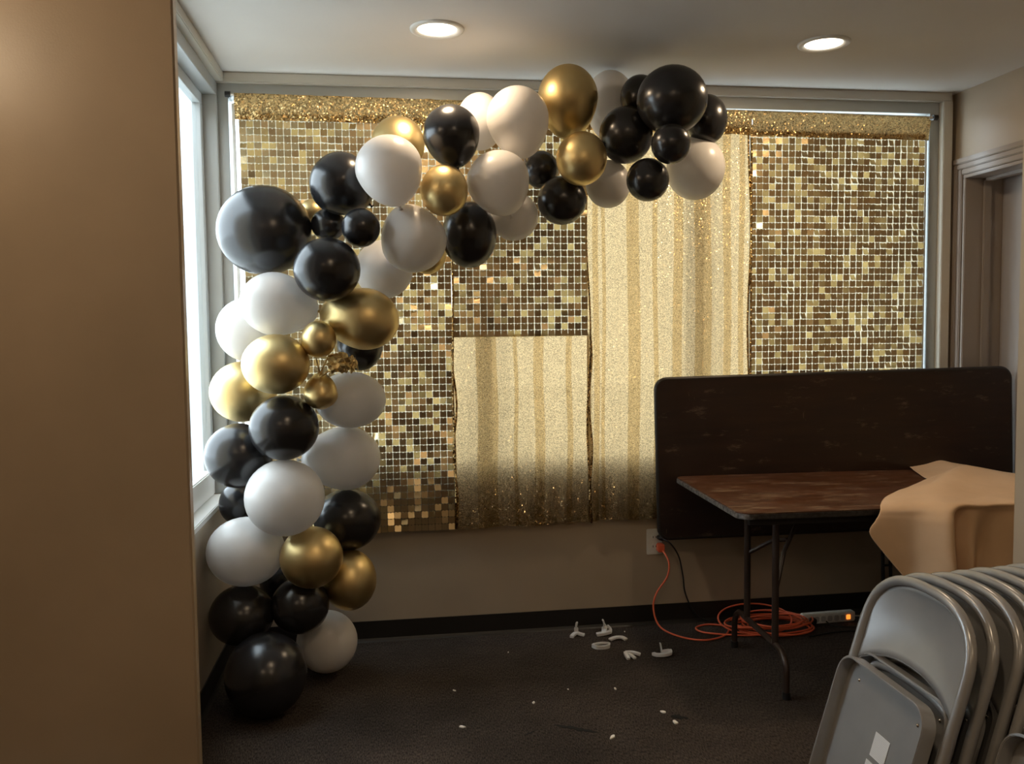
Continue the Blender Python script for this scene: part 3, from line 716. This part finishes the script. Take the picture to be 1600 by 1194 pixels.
for k in range(13):
    o = chair if k == 0 else copy_tree(chair)
    o.location = (CX+DX*k, CYY+.006*math.sin(k*2.1)+.004*k, .002); o.rotation_euler = (-LEAN+R(.25*k), 0, CYAW+R(.8*math.sin(k*1.3)))
    tag(o, 'front grey steel folding chair of the leaning row, seat underside with white labels' if k == 0 else
        ('rearmost grey steel folding chair of the leaning row, nearest the wall' if k == 12 else '%s grey steel folding chair from the front of the leaning row' % ORD[k]), 'chair', 'grey folding chairs leaning in a row')
for k in range(2):
    o = copy_tree(chair); o.location = (1.16+.066*k, 1.45, .002); o.rotation_euler = (-LEAN, 0, R(-90+k))
    tag(o, ['grey steel folding chair at the bottom right corner, nearest the viewer', 'grey steel folding chair right behind the one at the bottom right corner'][k], 'chair', 'grey folding chairs in the nearer stack')
# paper labels on the front chair's seat only
seat = [c for c in chair.children if c.name.startswith('seat') and c.type == 'EMPTY'][0]
for z0, z1, x0 in ((.475, .535, -.005), (.395, .462, -.012)):
    MB().box((x0, .0012, z0), (x0+.062, .0022, z1)).build('paper_label', M_label, seat)['label'] = 'white printed paper label'

# ------------------------------------------------------------------ outlet, cords, power strip
ol = tag(empty('wall_outlet', (1.322, YB, .36)), 'white double wall outlet with black and orange plugs, left of the upright table', 'outlet')
MB().prism(rrect(-.040, .040, .0, .132, .006), -.006, 0, axis=1).build('cover_plate', M_white, ol, bevel=.0015)
for z in (.042, .090):
    so = MB().prism(rrect(-.017, .017, z-.014, z+.014, .010), -.009, -.005, axis=1).build('socket', M_white, ol)
    MB().box((-.009, -.0096, z-.004), (-.006, -.0088, z+.006)).box((.006, -.0096, z-.004), (.009, -.0088, z+.006)).build('slot', M_dark, so)
oc = tag(empty('extension_cord', (1.345, 4.18, .402)), 'orange extension cord from outlet to a coil under the table', 'cord')
o = oc.location
MB().box((-.016, -.035, -.022), (.018, .006, .020)).build('plug', M_orange, oc, bevel=.005)
run = bezier([Vector(p)-o for p in ((1.352, 4.14, .39), (1.368, 4.10, .34), (1.355, 4.09, .27), (1.30, 4.09, .19), (1.285, 4.09, .11), (1.31, 4.06, .03), (1.38, 3.98, .006), (1.48, 3.91, .006), (1.60, 3.95, .007), (1.66, 4.06, .007), (1.58, 4.115, .007), (1.50, 4.075, .008), (1.52, 4.0, .009), (1.68, 3.93, .010), (1.80, 3.92, .010))], 10)
MB().tube(run, .0045, 8).build('cord', M_orange, oc, smooth=True)
rnd = random.Random(5)
for k in range(9):
    rx = rnd.uniform(.15, .235); ry = rnd.uniform(.085, .125); cx = 1.875+rnd.uniform(-.035, .035); cy = 4.0+rnd.uniform(-.02, .02); ph = rnd.uniform(0, 6); tw = rnd.uniform(-.25, .25)
    pts = []
    for j in range(40):
        a = 2*PI*j/40; x = rx*math.cos(a); y = ry*math.sin(a)*(1+.1*math.sin(2*a+ph))
        pts.append(Vector((cx+x*math.cos(tw)-y*math.sin(tw), cy+x*math.sin(tw)+y*math.cos(tw), .007+.0068*k+.006*math.sin(a+ph)))-o)
    MB().tube(pts, .0045, 7, closed=True).build('coil_loop', M_orange, oc, smooth=True)
lp = []
for j in range(36):
    a = 2*PI*j/36; lp.append(Vector((1.80+.19*math.cos(a), 4.05+.10*math.sin(a), .045+.045*math.sin(a)))-o)
MB().tube(lp, .0045, 7, closed=True).build('coil_loop', M_orange, oc, smooth=True)
bc = tag(empty('black_cable', (1.345, 4.18, .450)), 'black cord hanging from the upper outlet socket down to the floor', 'cord')
o = bc.location
MB().tube([(0, .006, 0), (0, -.014, 0), (.008, -.034, -.002)], [.013, .013, .009], 12).build('plug', M_blackplastic, bc, smooth=True)
run = bezier([Vector(p)-o for p in ((1.353, 4.146, .448), (1.385, 4.12, .43), (1.43, 4.13, .36), (1.455, 4.14, .26), (1.47, 4.15, .17), (1.51, 4.155, .08), (1.57, 4.15, .02), (1.70, 4.15, .006), (1.90, 4.15, .006), (2.00, 4.145, .02), (2.045, 4.10, .03))], 8)
MB().tube(run, .0038, 8).build('cord', M_blackplastic, bc, smooth=True)
ps = tag(empty('power_strip', (2.190, 4.085, 0), (R(0), 0, R(2))), 'pale grey power strip with orange lit switch on the floor by baseboard', 'power strip')
tilt = Matrix.Rotation(R(-35), 4, 'X')
MB().prism(rrect(-.145, .145, 0, .052, .012), -.036, 0, Matrix.Translation((0, -.015, .004)), axis=1).build('body', M_white, ps, bevel=.004)
for k in range(6):
    x = -.105+.036*k
    sk = MB().prism(rrect(x-.013, x+.013, .014, .042, .009), -.0525, -.0505, axis=1).build('socket', mat('grey_socket', (.42, .42, .42), .5) if k == 0 else bpy.data.materials['grey_socket'], ps)
MB().box((.095, -.056, .018), (.115, -.050, .040)).build('switch', M_led, ps, bevel=.001)
MB().box((-.112, -.085, .014), (-.085, -.0505, .042)).build('inserted_plug', M_blackplastic, ps, bevel=.005)
MB().tube(bezier([(.145, -.03, .025), (.22, -.03, .02), (.34, -.02, .008), (.5, .02, .006)], 6), .004, 8).build('cord', M_white, ps, smooth=True)
fc = tag(empty('floor_cable', (2.2, 3.95, .004)), 'thin black cable curling on the carpet in front of the power strip', 'cord')
o = fc.location
MB().tube(bezier([Vector(p)-o for p in ((2.155, 4.00, .028), (2.19, 3.985, .006), (2.28, 3.96, .005), (2.38, 3.97, .005), (2.45, 3.94, .005), (2.34, 3.90, .005), (2.22, 3.91, .005), (2.12, 3.90, .005), (2.0, 3.87, .005))], 8), .004, 8).build('cable', M_blackplastic, fc, smooth=True)

# ------------------------------------------------------------------ clear plastic clips and scraps on the carpet
def clip(loc, rot, segs, label):
    t = tag(empty('plastic_clip', loc, (0, 0, rot)), label, 'clip', 'clear plastic clips on the carpet')
    for nm, pts, w, h in segs:
        mb = MB(); P = [Vector(p) for p in bezier(pts, 5)]; vs = []
        for i, p in enumerate(P):
            tg = (P[min(i+1, len(P)-1)]-P[max(i-1, 0)]).normalized(); sd = tg.cross(Vector((0, 0, 1)))
            if sd.length < .1: sd = Vector((1, 0, 0))
            sd.normalize(); nn = sd.cross(tg).normalized()
            for a, b in ((-1, -1), (1, -1), (1, 1), (-1, 1)): vs.append(p+sd*(a*w/2)+nn*(b*h/2))
        n = len(P); fs = [(i*4+j, i*4+(j+1) % 4, (i+1)*4+(j+1) % 4, (i+1)*4+j) for i in range(n-1) for j in range(4)]+[(3, 2, 1, 0), (n*4-4, n*4-3, n*4-2, n*4-1)]
        mb.add(vs, fs).build(nm, M_clear, t, bevel=.0015)
clip((.893, 4.08, 0), .1, [('arm', [(-.035, -.02, .008), (-.02, .0, .010), (0, .012, .016)], .020, .012), ('arm', [(.035, -.01, .008), (.02, .0, .010), (0, .012, .016)], .020, .012), ('stem', [(0, .012, .012), (0, .014, .040), (.003, .012, .068)], .020, .008)], 'clear plastic clip nearest the baseboard, leftmost on the carpet')
clip((1.03, 4.08, 0), -.1, [('base', [(-.04, -.015, .008), (0, -.01, .012), (.03, .0, .016)], .026, .014), ('stem', [(.0, .0, .014), (.002, .004, .045), (-.006, .004, .074)], .028, .008), ('arm', [(.03, -.01, .012), (.03, .0, .03), (.015, .006, .045)], .014, .010)], 'upright clear plastic clip with loop, second from left by the baseboard')
clip((1.075, 3.99, 0), -.15, [('strip', [(-.04, -.006, .008), (-.01, .012, .012), (.02, .008, .014), (.04, -.01, .008)], .022, .010)], 'small bent clear plastic strip touching the upright clip')
clip((.975, 3.915, 0), .05, [('rim', [(-.042, .012, .010), (-.03, -.016, .010), (0, -.024, .010), (.03, -.016, .010), (.042, .012, .010)], .010, .018), ('bar', [(-.04, .012, .014), (0, .008, .020), (.04, .012, .014)], .010, .010)], 'curved oval clear plastic clip in the middle of the six')
clip((1.08, 3.775, 0), .2, [('arm', [(-.028, -.03, .007), (-.026, .0, .014), (-.018, .026, .016)], .016, .012), ('arm', [(-.018, .026, .016), (.015, .014, .016), (.045, -.005, .008)], .018, .012), ('stem', [(-.012, .02, .014), (.0, -.005, .010), (.004, -.032, .006)], .014, .010)], 'forked clear plastic clip nearest the viewer')
clip((1.228, 3.775, 0), -.05, [('hook', [(-.042, .004, .008), (-.03, -.018, .010), (.0, -.026, .012), (.032, -.016, .014), (.038, .012, .018)], .018, .014), ('stem', [(.0, .008, .010), (-.004, .008, .034), (-.008, .008, .056)], .016, .006), ('plate', [(-.004, .004, .012), (.02, .004, .014), (.036, .004, .016)], .026, .016)], 'hook-shaped clear plastic clip, rightmost, near the orange cord')
SC = [((.247, 3.543), .008, 'single white paper scrap on carpet left of the others, far one'), ((.251, 3.206), .012, 'white paper scrap nearest the viewer at the left on carpet'),
      ((.555, 3.37), .010, 'slanted white paper scrap just beyond the dark carpet stain'), ((.916, 3.447), .009, 'flat white paper scrap on carpet below the forked clip'),
      ((.72, 3.475), .005, 'tiny white crumb on carpet left of the flat paper scrap'), ((.795, 3.03), .014, 'white paper scrap at the right end of the long carpet tear'),
      ((1.045, 3.20), .014, 'white frayed scrap at the upper edge of small carpet tear'), ((1.062, 3.105), .016, 'white scrap at the lower edge of the small carpet tear'),
      ((.53, 3.93), .006, 'tiny white crumb on carpet below the sheer curtain'), ((1.14, 4.10), .006, 'tiny white crumb on carpet beside the baseboard near orange cord')]
for k, ((x, y), s, lab) in enumerate(SC):
    rr = random.Random(k); n = 9
    poly = [(s*(1.3 if k % 2 else 1)*(.6+.5*rr.random())*math.cos(2*PI*i/n), s*.6*(.6+.5*rr.random())*math.sin(2*PI*i/n)) for i in range(n)]
    ob = MB().prism(poly, .0, .003+s*.15).build('paper_scrap', M_scrap, bevel=.0006); ob.location = (x, y, .0005); ob.rotation_euler = (0, 0, rr.random()*3)
    tag(ob, lab, 'scrap', 'white scraps on the carpet')
fl = bpy.data.objects['floor']
for (xa, ya, xb, yb, w, sd) in ((.60, 3.165, .755, 3.075, .030, 1), (1.06, 3.16, 1.125, 3.135, .040, 2), (.475, 3.10, .52, 3.13, .010, 5)):
    rr = random.Random(sd); n = 14; up = []; dn = []
    for i in range(n+1):
        t = i/n; x = xa+(xb-xa)*t; y = ya+(yb-ya)*t; h = w*math.sin(PI*t)**.6
        up.append((x, y+h*(.25+.5*rr.random()))); dn.append((x, y-h*(.15+.45*rr.random())))
    MB().prism(dn+up[::-1], .0004, .0016).build('carpet_tear', M_tear, fl)['label'] = 'ragged dark tear in the carpet'
